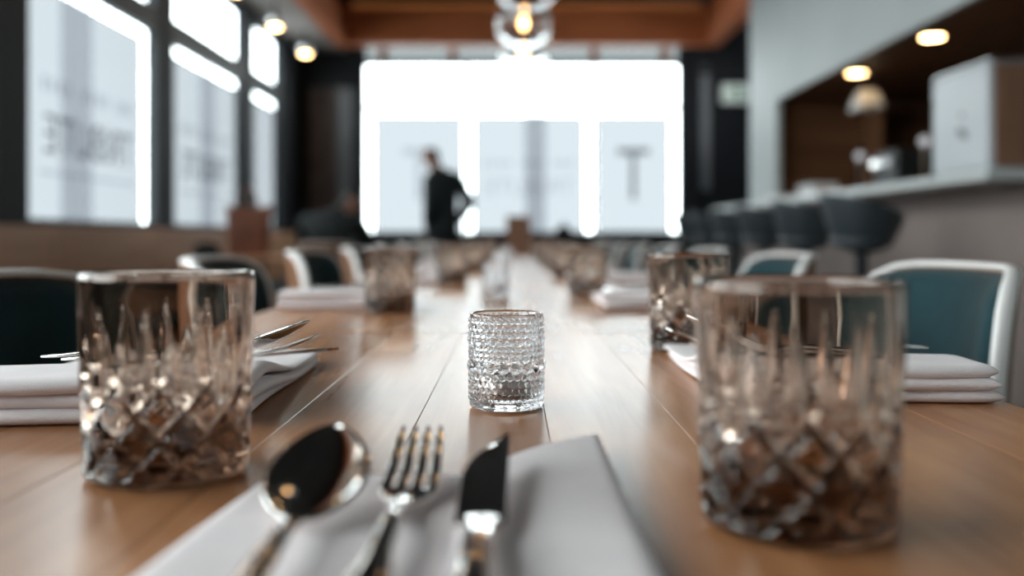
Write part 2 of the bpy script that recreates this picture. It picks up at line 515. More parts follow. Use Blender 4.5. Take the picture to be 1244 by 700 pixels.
# ------------------------------------------------------------------ bar
bar = empty('bar', (2.2, 3.8, 0))
for k in range(5):
    box('front_panel', (0.0, .03, k*1.04+.004, (k+1)*1.04-.004, .12, CZ+.229), M_barfront, bar, .003)
box('carcass', (.03, .55, 0, 5.2, .02, CZ+.229), M_darkwood, bar)
box('kick_plate', (.05, .06, 0, 5.2, .0, .12), M_black, bar)
tag(bar, 'greyish pink panelled bar front under the pale counter', 'bar')
ct = box('bar_counter', (1.90, 2.80, 3.79, 9.0, CZ+.230, CZ+.272), M_counter, None, .008)
# the counter meets the pillar of the right wall at its far end
tag(ct, 'long pale stone bar counter on the right', 'counter')

# white machine on the counter
wbx = empty('counter_machine', (1.93, 3.82, CZ+.273))
box('body', (0.012, .42, .012, .52, .0, .44), M_boxwhite, wbx, .012)
sp = box('side_panel', (0.02, .415, 0, .012, .012, .43), M_boxwood, wbx, .003); sp['label'] = 'brown side panel'  # shade of the camera-facing side put into the brown colour
box('front_panel', (0, .012, .014, .52, .012, .432), M_boxwhite, wbx, .003)
box('lid', (0.004, .425, .006, .525, .441, .455), M_brushed, wbx, .004)
for (y, z, s) in [(.235, .17, .026), (.262, .185, .02), (.205, .155, .018), (.24, .25, .016)]:
    v, f = revolve_data([(0, 0), (s, 0), (s, .002), (0, .002)], 14)
    link('emblem_dot', mesh('emblem_dot', [(-(c)-.0005, y+a*1.1, z+b*.8) for a, b, c in v], f, M_logo), wbx)
tag(wbx, 'white box shaped machine with small grey emblem on the bar counter', 'machine')

# low paper stack and smaller pile further along the counter
for k, (y, hgt, lx, ly) in enumerate([(6.25, .075, .16, .34), (7.1, .04, .15, .30)]):
    t = empty('menu_stack', (2.02, y, CZ+.273))
    nl = 5 if k == 0 else 3
    for q in range(nl):
        jx, jy = random.uniform(-.006, .006), random.uniform(-.01, .01)
        box('sheet_pile', (-lx/2+jx, lx/2+jx, -ly/2+jy, ly/2+jy, q*hgt/nl, (q+1)*hgt/nl-.001), M_paper, t, .002)
    tag(t, ['tall stack of white menus on the bar counter', 'low stack of white menus near the far end of the bar'][k], 'menus', 'menu stacks on the bar')

# back bar shelf with bottles, a steel hood, two small globe lamps
sh = empty('bar_shelf', (3.10, 7.45, 0))
box('shelf_board', (-.26, .30, -.22, .22, 1.18, 1.21), M_darkwood, sh, .003)
box('shelf_board', (-.26, .30, -.22, .22, 1.52, 1.55), M_darkwood, sh, .003)
box('shelf_side', (-.28, -.26, -.22, .22, .02, 1.90), M_darkwood, sh)
box('shelf_side', (.30, .32, -.22, .22, .02, 1.90), M_darkwood, sh)
box('cabinet', (-.26, .30, -.22, .22, .02, 1.0), M_darkwood, sh)
tag(sh, 'dark wooden back bar shelf at the far end of the bar', 'shelf')
bot_me = revolve('bottle_body', [(0, 0), (.034, 0), (.036, .006), (.036, .17), (.03, .20), (.014, .225), (.013, .275), (0, .275)], 20, M_bottle)
cap_me = revolve('bottle_cap', [(0, .276), (.0145, .276), (.0145, .30), (0, .30)], 14, M_black)
for k in range(5):
    t = empty('bottle', (2.89+k*.105, 7.33+(.05 if k % 2 else 0), 1.211))
    link('glass_body', bot_me, t); link('cap', cap_me, t)
    t.scale = (1, 1, random.uniform(.85, 1.0))
    tag(t, ['leftmost amber bottle on the back bar shelf', 'second amber bottle from the left on the back bar shelf', 'middle amber bottle on the back bar shelf', 'second amber bottle from the right on the back bar shelf', 'rightmost amber bottle on the back bar shelf'][k], 'bottle', 'bottles on the back bar shelf')
hd = empty('hood', (2.47, 6.6, 1.79))
V = [(-.14, -.2, 0), (.14, -.2, 0), (.14, .2, 0), (-.14, .2, 0), (-.09, -.12, .1), (.09, -.12, .1), (.09, .12, .1), (-.09, .12, .1)]
link('hood_cone', mesh('hood_cone', V, [(0, 3, 2, 1), (4, 5, 6, 7), (0, 1, 5, 4), (1, 2, 6, 5), (2, 3, 7, 6), (3, 0, 4, 7)], M_boxwhite), hd)
box('hood_lip', (-.15, .15, -.21, .21, -.03, 0), M_boxwhite, hd, .004)
box('hood_duct', (-.05, .05, -.05, .05, .1, ZO+.03-1.79), M_black, hd)
hd.scale = (.55, .55, 1)
tag(hd, 'small pale hood hanging under the bar soffit', 'hood')
for k, (x, y, z) in enumerate([(2.46, 6.7, CZ+.273), (2.46, 5.65, CZ+.273)]):
    t = empty('globe_lamp', (x, y, z))
    link('lamp_base', revolve('lamp_base', [(0, 0), (.045, 0), (.045, .012), (.012, .018), (.010, .271), (0, .271)], 20, M_brushed), t)
    link('lamp_globe', revolve('lamp_globe', [(0, .27)] + [(.03*sin(pi*q/10), .30-.03*cos(pi*q/10)) for q in range(1, 10)] + [(0, .33)], 20, M_lampglobe), t)
    tag(t, ['small white globe lamp farther along the bar', 'small white globe lamp beside the white machine'][k], 'lamp', 'globe lamps on the bar')
rl = empty('espresso_machine', (2.62, 6.35, CZ+.273))
box('machine_body', (-.12, .14, -.2, .2, .06, .30), M_black, rl, .01)
box('drip_tray', (-.16, .14, -.2, .2, .0, .055), M_black, rl, .006)
box('group_bar', (-.15, -.121, -.17, .17, .20, .25), M_steel, rl, .006)
tag(rl, 'black espresso machine with steel bar in the dark behind the bar counter', 'espresso machine')

# soffit downlights
def disc(name, r, z0, z1, mat, parent, seg=20):
    return link(name, revolve(name, [(0, z0), (r, z0), (r, z1), (0, z1)], seg, mat, smooth=False), parent)
for k, y in enumerate([4.1, 5.27, 6.43]):
    t = empty('soffit_light', (2.34, y, ZO+.03))
    link('trim_ring', revolve('trim_ring', [(.055, -.001), (.075, -.001), (.075, -.012), (.055, -.006)] + [(.055, -.001)], 24, M_black, smooth=False), t)
    disc('lens', .058, -.010, -.002, M_lens, t)
    tag(t, ['round warm downlight in the bar soffit, nearest the camera', 'round warm downlight in the bar soffit above the white machine', 'round warm downlight in the bar soffit left of the white machine', 'farthest round warm downlight in the bar soffit'][k], 'downlight', 'soffit downlights')

# ceiling downlights by the left windows; nearest two added unseen to brighten the bench
for k, y in enumerate([3.50, 4.73, 5.96, 7.19, 8.39, 9.62]):
    t = empty('window_downlight', (-2.1, y, CZ+2.10))
    tube('stem', [(0, 0, -.001), (0, 0, -.13)], .012, M_black, t)
    link('housing', revolve('housing', [(0, -.12), (.05, -.13), (.062, -.16), (.062, -.24), (.055, -.24), (.055, -.225), (0, -.225)], 24, M_brushed), t)
    link('lens', revolve('lens', [(0, -.252), (.045, -.246), (.053, -.232), (.05, -.226), (0, -.226)], 20, M_lens), t)
    tag(t, ['hanging warm downlight by the left windows, first of the row and out of view', 'hanging warm downlight by the left windows, second of the row and out of view', 'hanging warm downlight by the left windows just above the picture', 'hanging warm downlight cut by the top of the picture', 'hanging warm downlight above the narrow left window', 'farthest hanging warm downlight in the back left corner'][k], 'downlight', 'hanging downlights by the left windows')

# exit sign
es = empty('exit_sign', (2.50, YB-.06, CZ+1.50))
box('sign_case', (-.15, .15, -.03, .03, 0, .22), M_paper, es, .004)
box('sign_face', (-.14, .14, -.034, -.031, .01, .21), M_signface, es)
V, F = [], []
for a in [(-.12, -.04, -.037, -.0345, .08, .10), (.02, .06, -.037, -.0345, .03, .18), (-.02, .10, -.037, -.0345, .11, .135), (-.03, .0, -.037, -.0345, .15, .185), (.06, .11, -.037, -.0345, .04, .065)]:
    box_data((V, F), *a)
link('pictogram', mesh('pictogram', V, F, M_green), es)
box('bracket', (-.03, .03, .031, .06, .06, .16), M_black, es)
tag(es, 'glowing green and white exit sign on the dark wall', 'exit sign')

# globe pendants over the table
pend = empty('globe_pendant', (0.058, 4.73, 1.942))
R_, r_ = .140, .1345
prof = [(0, -R_)] + [(R_*sin(pi*q/24), -R_*cos(pi*q/24)) for q in range(1, 23)] + [(r_*sin(pi*q/24), -r_*cos(pi*q/24)) for q in range(22, 0, -1)] + [(0, -r_)]
link('globe', revolve('globe', prof, 48, M_globe), pend)
link('bulb', revolve('bulb', [(0, -.035)] + [(.020*sin(pi*q/10), -.002-.034*cos(pi*q/10)) for q in range(1, 10)] + [(0, .032)], 20, M_bulb), pend)
link('socket', revolve('socket', [(0, .032), (.016, .032), (.018, .05), (.018, .13), (.036, .132), (.036, .15), (.01, .165), (0, .165)], 20, M_black), pend)
tube('cord', [(0, 0, .16), (0, 0, ZC-1.942)], .004, M_black, pend, 8)
tag(pend, 'clear glass globe pendant at the top centre of the picture', 'pendant lamp', 'globe pendants over the table')
for y, lab in [(5.54, 'clear glass globe pendant behind and just below the centre one'), (3.92, 'clear glass globe pendant cut by the top edge of the picture'),
               (2.30, 'clear glass globe pendant above the middle of the table, out of view'), (1.50, 'clear glass globe pendant above the near end of the table, out of view')]:
    c = copy_tree(pend); c.location = (0.058 if y < 5 else .067, y, 1.942); c['label'] = lab

led(-1.87, -1.82, YN, 10.0, 'warm light strip on top of the left hanging beam')
led(-1.7, 2.0, 10.11, 10.15, 'warm light strip on top of the back hanging beam')

# ------------------------------------------------------------------ banquette, side tables, bag, cap
bq = empty('banquette', (XL+.01, 2.0, 0))
for k in range(6):
    box('back_panel', (.0, .05, k*1.42+.004, (k+1)*1.42-.004, .42, CZ+.058), M_bench, bq, .004)
box('seat_box', (.0, .46, 0, 8.52, .02, .40), M_bench, bq, .005)
for k in range(6):
    box('seat_cushion', (.055, .46, k*1.42+.006, (k+1)*1.42-.006, .402, .46), M_velvet, bq, .02)
tag(bq, 'long brown wooden banquette under the left windows', 'banquette')

def side_table(loc, label):
    t = empty('side_table', loc)
    for k in range(6):
        box('plank', (-.35+k*.1167+.0008, -.35+(k+1)*.1167-.0008, -.35, .35, .72, .75), M_bench, t, .002)
    disc('column', .035, .03, .72, M_black, t)
    disc('foot', .22, .0, .03, M_black, t, 32)
    tag(t, label, 'table', 'side tables along the banquette')
    return t
side_table((-1.62, 6.1, 0), 'small brown wooden table carrying the leather tote bag')
side_table((-1.40, 7.72, 0), 'small brown wooden table beside the seated person')

tote = empty('tote_bag', (-1.70, 6.12, TZ+.001), radians(8))
nu, nv = 28, 10
V, F = [], []
for i in range(nv+1):
    v = i/nv
    hwid = .125 + .025*v; hdep = .07*(1-v)+.018*v + .012*sin(pi*v)
    for j in range(nu):
        a = 2*pi*j/nu
        ca, sa = cos(a), sin(a)
        V.append((hwid*math.copysign(abs(ca)**.35, ca), hdep*math.copysign(abs(sa)**.6, sa), .33*v - .02*v*(1-abs(ca))*.8))
for i in range(nv):
    for j in range(nu):
        k = (j+1) % nu
        F.append((i*nu+j, i*nu+k, (i+1)*nu+k, (i+1)*nu+j))
F.append(tuple(range(nu))[::-1])
tb = link('bag_body', mesh('bag_body', V, F, M_leather, True), tote)
tb.modifiers.new('thick', 'SOLIDIFY').thickness = .004
for s in (-1, 1):
    tube('handle', [(-.05+.06*(1-cos(q*pi/10))/2*1.6 , s*.018, .30 + .15*sin(q*pi/10)) for q in range(11)], .007, M_leather, tote, 8)
tag(tote, 'upright tan leather tote bag by the left windows', 'bag')
cap = empty('cap', (-1.885, 5.84, TZ+.001))
link('crown', revolve('crown', [(0, .09), (.04, .085), (.07, .065), (.082, .03), (.084, .0), (.078, .0), (.07, .05), (0, .082)], 28, M_blackcloth), cap)
V, F = [], []
for i in range(13):
    a = -pi/3*1.1 + i*2.2*pi/3/12
    V += [(.082*cos(a), .082*sin(a), .008), ((.082+.06*cos(a*1.3))*cos(a), (.082+.06*cos(a*1.3))*sin(a), .003)]
for i in range(12): F.append((2*i, 2*i+1, 2*i+3, 2*i+2))
br = link('brim', mesh('brim', V, F, M_blackcloth, True), cap); br.modifiers.new('t', 'SOLIDIFY').thickness = .003
tag(cap, 'small black cap lying left of the leather tote bag', 'cap')

hat = empty('ledge_bag', (.58, YB-.10, CZ+.047))
link('bag_body', revolve('bag_body', [(0, 0), (.085, 0), (.09, .02), (.07, .06), (.03, .085), (0, .09)], 24, M_blackcloth), hat)
link('bag_knot', revolve('bag_knot', [(0, .086), (.02, .088), (.014, .10), (.022, .115), (0, .12)], 14, M_blackcloth), hat)
tag(hat, 'small black drawstring bag on the ledge of the back window', 'bag')

# ------------------------------------------------------------------ bar stools
def make_stool():
    t = empty('bar_stool', (0, 0, 0))
    V, F = [], []
    nu, nv = 36, 12
    # bucket: wide at the top, tapering to the pedestal; back (towards -x) taller
    for layer in (0, 1):
        for i in range(nv+1):
            v = i/nv
            for j in range(nu):
                a = 2*pi*j/nu
                back = .5-.5*cos(a)                     # 1 at -x (back), 0 at +x (front)
                top = .265*(.5+.5*back**.6)
                rr = (.05+.135*v**.42) - (.018 if layer else 0)
                z = top*v + (.018*(1-v) if layer else 0)
                V.append((rr*cos(a)*.98, rr*sin(a)*1.02, z))
    o2 = (nv+1)*nu
    for layer in (0, 1):
        b = layer*o2
        for i in range(nv):
            for j in range(nu):
                k = (j+1) % nu
                F.append((b+i*nu+j, b+i*nu+k, b+(i+1)*nu+k, b+(i+1)*nu+j))
        F.append(tuple(b+j for j in range(nu)))
    for j in range(nu):
        k = (j+1) % nu
        F.append((nv*nu+j, nv*nu+k, o2+nv*nu+k, o2+nv*nu+j))
    bk = link('bucket_seat', mesh('bucket_seat', V, F, M_stool, True), t, (0, 0, .80))
    link('seat_cushion', revolve('seat_cushion', [(0, .03), (.11, .03), (.14, .05), (.13, .085), (0, .095)], 28, M_stool), t, (0, 0, .79))
    tube('pedestal', [(0, 0, .03), (0, 0, .80)], .028, M_black, t, 14)
    link('foot_ring', revolve('foot_ring', [(.17+.011*cos(q*pi/4), .30+.011*sin(q*pi/4)) for q in range(9)], 32, M_black), t)
    tube('ring_spoke', [(-.165, 0, .30), (.165, 0, .30)], .008, M_black, t, 8)
    link('foot_plate', revolve('foot_plate', [(0, 0), (.21, 0), (.21, .012), (.05, .035), (0, .035)], 32, M_black), t)
    tag(t, 'x', 'bar stool', 'bar stools along the counter')
    return t
ordn = ['nearest', 'second', 'third', 'fourth', 'fifth', 'sixth', 'seventh', 'eighth']
st0 = make_stool()
for k, y in enumerate([4.20, 5.0, 5.8, 6.55, 7.3, 8.05]):
    s = st0 if k == 0 else copy_tree(st0)
    s.location = (1.55, y, 0)
    s['label'] = 'dark bucket bar stool at the counter, %s' % ('nearest the camera' if k == 0 else ('farthest from the camera' if k == 5 else ordn[k]+' from the camera'))

# ------------------------------------------------------------------ dining tables with planks
NPL, X0, X1 = 9, -0.405, 0.365
PW = (X1-X0)/NPL
TL = 1.2
tab_y = [(-.0+.12, 1.2)] + [(1.2+k*TL, 1.2+(k+1)*TL) for k in range(5)]
plank_long = boxmesh('plank', [(-PW/2+.00008, PW/2-.00008, -TL/2+.002, TL/2-.002, -.03, 0)], M_table, .0004, 1)
plank_short = boxmesh('plank', [(-PW/2+.00008, PW/2-.00008, -.54+.002, .54-.002, -.03, 0)], M_table, .0004, 1)
xc = (X0+X1)/2
tabords = ['head table in the foreground with the near place setting', 'second dining table from the camera in the long row', 'third dining table from the camera in the long row',
           'fourth dining table from the camera in the long row', 'fifth dining table from the camera in the long row', 'farthest dining table of the long row']
for k, (a, b_) in enumerate(tab_y):
    t = empty('dining_table', (xc, (a+b_)/2, 0))
    L = b_-a
    for q in range(NPL):
        o = link('plank', plank_short if k == 0 else plank_long, t)
        o.location = (X0+PW*(q+.5)-xc, 0, TZ)
    boxes('apron', [(-.30, .30, -L/2+.08, -L/2+.10, .64, TZ-.031), (-.30, .30, L/2-.10, L/2-.08, .64, TZ-.031),
                    (-.32, -.30, -L/2+.08, L/2-.08, .64, TZ-.031), (.30, .32, -L/2+.08, L/2-.08, .64, TZ-.031)], M_black, t)
    for sy in (-1, 1):
        ly = sy*(L/2-.16)
        box('pedestal', (-.03, .03, ly-.03, ly+.03, .03, .72), M_black, t, .003)
        box('foot', (-.11, .11, ly-.05, ly+.05, 0, .03), M_black, t, .003)
    tag(t, 'pale brown plank topped ' + tabords[k], 'table', 'dining tables joined in a row')

# ------------------------------------------------------------------ dining chairs
def rrect(th, w, h, p=7.0):
    c, s = cos(th), sin(th)
    r = (abs(c)**p + abs(s)**p)**(-1/p)
    return w*r*c, h*r*s
def make_chair():
    """faces +x; back shell at the origin's -x side"""
    t = empty('dining_chair', (0, 0, 0))
    W, Hh, zc = .225, .215, .615
    def back_pt(a, b):       # a sideways, b up; curved and leaning
        x = .085*(a/W)**2 - .16*(b+Hh) / 1.0*.55
        return Vector((x, a, zc+b))
    def nrm():
        return Vector((1, 0, .09)).normalized()
    NR, NA = 10, 56
    def panel(name, w, h, f0, f1, mat):
        V, F = [], []
        for side, ff in ((0, f0), (1, f1)):
            V.append(tuple(back_pt(0, 0) + nrm()*ff(0)))
            for i in range(1, NR+1):
                for j in range(NA):
                    a, b = rrect(2*pi*j/NA, w*i/NR, h*i/NR)
                    V.append(tuple(back_pt(a, b) + nrm()*ff(i/NR)))
        n1 = 1+NR*NA
        for s in (0, 1):
            o = s*n1
            for j in range(NA):
                k = (j+1) % NA
                F.append((o, o+1+j, o+1+k))
                for i in range(NR-1):
                    F.append((o+1+i*NA+j, o+1+i*NA+k, o+1+(i+1)*NA+k, o+1+(i+1)*NA+j))
        for j in range(NA):
            k = (j+1) % NA
            F.append((1+(NR-1)*NA+j, 1+(NR-1)*NA+k, n1+1+(NR-1)*NA+k, n1+1+(NR-1)*NA+j))
        return link(name, mesh(name, V, F, mat, True), t)
    panel('back_shell', W, Hh, lambda r: -.016, lambda r: -.001, M_walnut)
    panel('back_pad', W*.972, Hh*.972, lambda r: .0, lambda r: .004+.030*sqrt(max(0, 1-r**6)), M_velvet)
    V, F = [], []
    ring = [back_pt(*rrect(2*pi*j/NA, W+.001, Hh+.001)) + nrm()*(-.006) for j in range(NA)]
    n = 10
    for j in range(NA):
        tg = (ring[(j+1) % NA]-ring[j-1]).normalized(); u = nrm(); s = tg.cross(u).normalized()
        for q in range(n):
            a = 2*pi*q/n
            V.append(tuple(ring[j] + s*.005*cos(a) + u*.011*sin(a)))
    for j in range(NA):
        for q in range(n):
            k, m2 = (j+1) % NA, (q+1) % n
            F.append((j*n+q, j*n+m2, k*n+m2, k*n+q))
    rim = link('rim', mesh('rim', V, F, M_ash, True), t); rim['label'] = 'pale polished rim'
    # seat shell and cushion
    def slab(name, x0, x1, w, z0, z1, mat, puff):
        V, F = [], []
        NRr, NAa = 8, 44
        for s in (0, 1):
            V.append(((x0+x1)/2, 0, (z0 if s == 0 else z1)))
            for i in range(1, NRr+1):
                r = i/NRr
                for j in range(NAa):
                    a, b = rrect(2*pi*j/NAa, (x1-x0)/2*r, w*r, 4.5)
                    V.append(((x0+x1)/2+a, b, z0 + (puff*(r**6) if s == 0 else 0) if s == 0 else z1 - puff*(r**6)))
        n1 = 1+NRr*NAa
        for s in (0, 1):
            o = s*n1
            for j in range(NAa):
                k = (j+1) % NAa
                F.append((o, o+1+j, o+1+k))
                for i in range(NRr-1):
                    F.append((o+1+i*NAa+j, o+1+i*NAa+k, o+1+(i+1)*NAa+k, o+1+(i+1)*NAa+j))
        for j in range(NAa):
            k = (j+1) % NAa
            F.append((1+(NRr-1)*NAa+j, 1+(NRr-1)*NAa+k, n1+1+(NRr-1)*NAa+k, n1+1+(NRr-1)*NAa+j))
        return link(name, mesh(name, V, F, mat, True), t)
    slab('seat_shell', .0, .44, .225, .405, .425, M_walnut, .002)
    slab('seat_pad', .03, .445, .21, .426, .475, M_velvet, .014)
    for s in (-1, 1):
        tube('leg', [(.39, s*.17, .405), (.42, s*.195, 0)], .017, M_walnut, t, 12, .011)
        tube('leg', [(.04, s*.17, .405), (-.03, s*.20, 0)], .017, M_walnut, t, 12, .011)
    tag(t, 'x', 'chair', 'teal dining chairs along the table')
    return t
ch0 = make_chair()
first = True
left_y = [0.98, 1.79, 2.60, 3.42, 4.24, 5.06, 5.88, 6.70]
right_y = [1.36, 2.19, 3.02, 3.85, 4.68, 5.51, 6.34, 6.98]
def place_chair(x, y, rz, lab):
    global first
    c = ch0 if first else copy_tree(ch0)
    first = False
    c.location = (x, y, 0); c.rotation_euler = (0, 0, rz)
    c['label'] = lab
for k, y in enumerate(left_y):
    place_chair(-.56, y, radians(random.uniform(-3, 3)), 'teal velvet chair on the window side of the table, %s' % ('nearest the camera' if k == 0 else ordn[k]+' from the camera'))
for k, y in enumerate(right_y):
    place_chair(.635, y, pi+radians(0 if k == 0 else random.uniform(-3, 3)), 'teal velvet chair on the bar side of the table, %s' % ('nearest the camera' if k == 0 else ordn[k]+' from the camera'))

# ------------------------------------------------------------------ tumblers
def make_tumbler_mesh(name, seg, nz):
    H, R0, R1 = .0985, .0405, .0437
    def Ro(z): return R0 + (R1-R0)*z/H
    N = 11
    def cut(a, z):
        d = 0.0
        zt = .050
        if z < .056:
            env = min(1.0, max(0.0, (z-.004)/.004)) * min(1.0, max(0.0, (.058-z)/.012))
            per = 1.0/N
            for sgn in (1, -1):
                s = (a/(2*pi)*N + sgn*z/.023) % 1.0
                u = abs(s-.5)*2                     # 1 at the groove edges, 0 at centre
                w = .36
                if u < w:
                    d = max(d, env*.0034*(1-u/w))
        # tall pointed cuts, alternating heights
        s = a/(2*pi)*2*N
        i = int(s) % (2*N); u = (s-int(s)-.5)
        tip = .083 if i % 2 == 0 else .068
        lo = .034
        if lo < z < tip:
            wz = .42*min(1.0, ((tip-z)/(tip-.046))**.75) * min(1.0, (z-lo)/.012)
            if abs(u) < wz:
                d = max(d, .0024*(1-(u/wz)**2)*min(1, wz/.2))
        return -d
    prof = [(0, .0016), (.028, .0016), (.0325, .0004), (.036, 0.0), (.0388, .0009), (Ro(.003), .003)]
    no = len(prof)
    zs = [.004 + (H-.0035-.004)*i/nz for i in range(nz+1)]
    prof += [(Ro(z), z) for z in zs]
    n1 = len(prof)
    ti = .0032
    prof += [(R1-.0004, H-.0012), (R1-.0012, H-.0002), (R1-.0021, H), (R1-ti+.0002, H-.0006), (R1-ti-.0001, H-.002)]
    prof += [(R1-ti-.0015*(1-(z-.02)/.075), z) for z in (.085, .075, .065, .055, .045, .035, .027)]
    prof += [(.0345, .0205), (.0315, .0172), (.026, .0155), (.015, .0148), (0, .0146)]
    def disp(a, z, i):
        if no <= i < n1: return cut(a, z)
        return 0.0
    return revolve(name, prof, seg, M_tumbler, disp)
tum_hi = make_tumbler_mesh('tumbler', 352, 130)
tum_lo = make_tumbler_mesh('tumbler_far', 176, 64)
tums = [(-.178, .490, 0.10, 'smoked cut glass tumbler in the left foreground'), (.122, .404, .25, 'largest smoked cut glass tumbler in the right foreground'),
        (.190, 1.022, .0, 'smoked cut glass tumbler partly behind the large right one'), (-.198, 1.535, .3, 'smoked cut glass tumbler second from the camera on the window side'),
        (.163, 2.03, .2, 'smoked cut glass tumbler third from the camera on the bar side'), (-.158, 2.48, .1, 'smoked cut glass tumbler third from the camera on the window side')]
for k, y in enumerate([3.32, 4.16, 5.0, 5.84, 6.68]):
    tums.append((-.135, y, k*.3, 'smoked cut glass tumbler %s from the camera on the window side' % ordn[3+k]))
for k, y in enumerate([2.88, 3.70, 4.54, 5.38, 6.22]):
    tums.append((.165, y, k*.37, 'smoked cut glass tumbler %s from the camera on the bar side' % ordn[3+k]))
for k, (x, y, rz, lab) in enumerate(tums):
    o = link('tumbler', tum_hi if k < 4 else tum_lo)
    o.location = (x, y, TZ+.0004); o.rotation_euler = (0, 0, rz); o.scale = (1, 1, 1.056)
    tag(o, lab, 'tumbler', 'smoked cut glass tumblers')

# ------------------------------------------------------------------ bead glass candle holders
def make_votive(name, seg, nz):
    H, R = .0676, .0263
    rows = [(.0627, .0019), (.0577, .0022), (.0532, .0022), (.0482, .0027), (.0437, .0017), (.0401, .0020), (.0364, .0017), (.0300, .0036),
            (.0236, .0022), (.0190, .0022), (.0146, .0020), (.0108, .0018), (.0072, .0018)]
    rr = []
    for i, (z, b) in enumerate(rows):
        n = int(2*pi*R/(b*2.3))
        rr.append((z, b, n, (i % 2)*.5))
    def disp(a, z, i):
        if not (n0 <= i < n1): return 0
        d = 0
        for zc, b, n, ph in rr:
            dz = z-zc
            if abs(dz) >= b: continue
            s = (a/(2*pi)*n + ph) % 1.0 - .5
            dx = s*2*pi*R/n
            q = dz*dz + dx*dx
            if q < b*b: d = max(d, .62*sqrt(b*b-q))
        return d
    prof = [(0, .0012), (.017, .0012), (.0205, .0), (.0245, .0), (.0262, .0012), (.0268, .003), (.0262, .0048)]
    n0 = len(prof)
    prof += [(R, .0052 + (.0652-.0052)*i/nz) for i in range(nz+1)]
    n1 = len(prof)
    prof += [(R+.0001, H-.0012), (R-.0007, H-.0002), (R-.0016, H-.0002), (R-.0023, H-.0012), (R-.0026, H-.004), (R-.0030, .05), (R-.0034, .03), (R-.0036, .012), (R-.0044, .0082), (R-.0075, .0064), (0, .0060)]
    return revolve(name, prof, seg, M_votive, disp)
vot_hi = make_votive('glass_body', 640, 300)
vot_lo = make_votive('glass_body_far', 160, 80)
cup_me = revolve('cup', [(0, 0), (.0172, 0), (.0182, .001), (.0184, .0148), (.0180, .0148), (.0178, .0125), (0, .0122)], 48, M_alu)
wax_me = revolve('wax', [(0, .0123), (.0176, .0126), (.0174, .0136), (.008, .0131), (0, .0129)], 40, M_wax)
wick_me = revolve('wick', [(0, .013), (.0007, .013), (.0006, .019), (0, .0192)], 8, M_black)
vlabels = ['clear bead glass candle holder in sharp focus at the centre', 'clear bead glass candle holder second from the camera', 'clear bead glass candle holder third from the camera',
           'clear bead glass candle holder fourth from the camera', 'clear bead glass candle holder farthest from the camera']
for k, (x, y) in enumerate([(-.004, .68), (-.033, 1.95), (-.04, 3.1), (-.04, 4.3), (-.03, 5.5)]):
    t = empty('candle_holder', (x, y, TZ+.0004))
    link('glass_body', vot_hi if k == 0 else vot_lo, t)
    c = link('tealight', cup_me, t, (0, 0, .0064))
    link('wax', wax_me, c); link('wick', wick_me, c)
    tag(t, vlabels[k], 'candle holder', 'bead glass candle holders')

# ------------------------------------------------------------------ napkins
def sup(u, p=9.0):
    return sqrt(max(0.0, 1-abs(2*u-1)**p))
def rnd_edge(u, v, P, rad=.009):
    (xa, ya), (xb, yb), (xc_, yc_), (xd, yd) = P(0, v), P(1, v), P(u, 0), P(u, 1)
    lu, lv = math.hypot(xb-xa, yb-ya), math.hypot(xd-xc_, yd-yc_)
    e = 1.0
    for dd in (min(u, 1-u)*lu, min(v, 1-v)*lv):
        q = 1-min(1.0, dd/rad)
        e *= sqrt(max(0.0, 1-q*q))
    return e
def napkin_mesh(name, layers, nu=40, nv=40):
    """layers: list of (P(u,v)->(x,y), zmid(u,v), half(u,v))"""
    V, F = [], []
    for P, zm, hf in layers:
        base = len(V)
        idx = {}
        for s in (0, 1):
            for i in range(nu+1):
                for j in range(nv+1):
                    edge = i in (0, nu) or j in (0, nv)
                    if s == 1 and edge:
                        idx[s, i, j] = idx[0, i, j]; continue
                    u = .5-.5*cos(pi*i/nu); v = .5-.5*cos(pi*j/nv)
                    x, y = P(u, v)
                    h = hf(u, v)*rnd_edge(u, v, P)
                    idx[s, i, j] = len(V)
                    V.append((x, y, zm(u, v) + (h if s else -h)))
        for s in (0, 1):
            for i in range(nu):
                for j in range(nv):
                    q = (idx[s, i, j], idx[s, i+1, j], idx[s, i+1, j+1], idx[s, i, j+1])
                    F.append(q if s else q[::-1])
    return mesh(name, V, F, M_cloth, True)
def wave(x, y, a=1.0):
    return a*(.5*sin(23*x+1.3*y*11)+.5*sin(31*y-9*x+2))
# near napkin: a folded slab plus an upper flap reaching further on the right
def Pa(u, v):
    y0 = .19
    far = .466
    yy = y0 + (far-y0)*v
    xl = -.140 + .020*v; xr = .052 - .004*v
    return xl + (xr-xl)*u, yy + .003*sin(9*u)*v
def Pb(u, v):
    yy0 = .19
    far = .462 + .085*u
    yy = yy0 + (far-yy0)*v
    xl = -.02 - .002*v; xr = .050 - .0005*v
    return xl + (xr-xl)*u, yy
near_nap = link('napkin', napkin_mesh('napkin', [
    (Pa, lambda u, v: TZ+.0034+.0006*(1+wave(u*.2, v*.3)), lambda u, v: .0028),
    (Pb, lambda u, v: TZ+.0075+.0008*wave(u*.3, v*.3)+.0016*sin(pi*u)*v, lambda u, v: .0022)], 44, 60))
tag(near_nap, 'white folded linen napkin in the foreground under the cutlery', 'napkin', 'linen napkins')

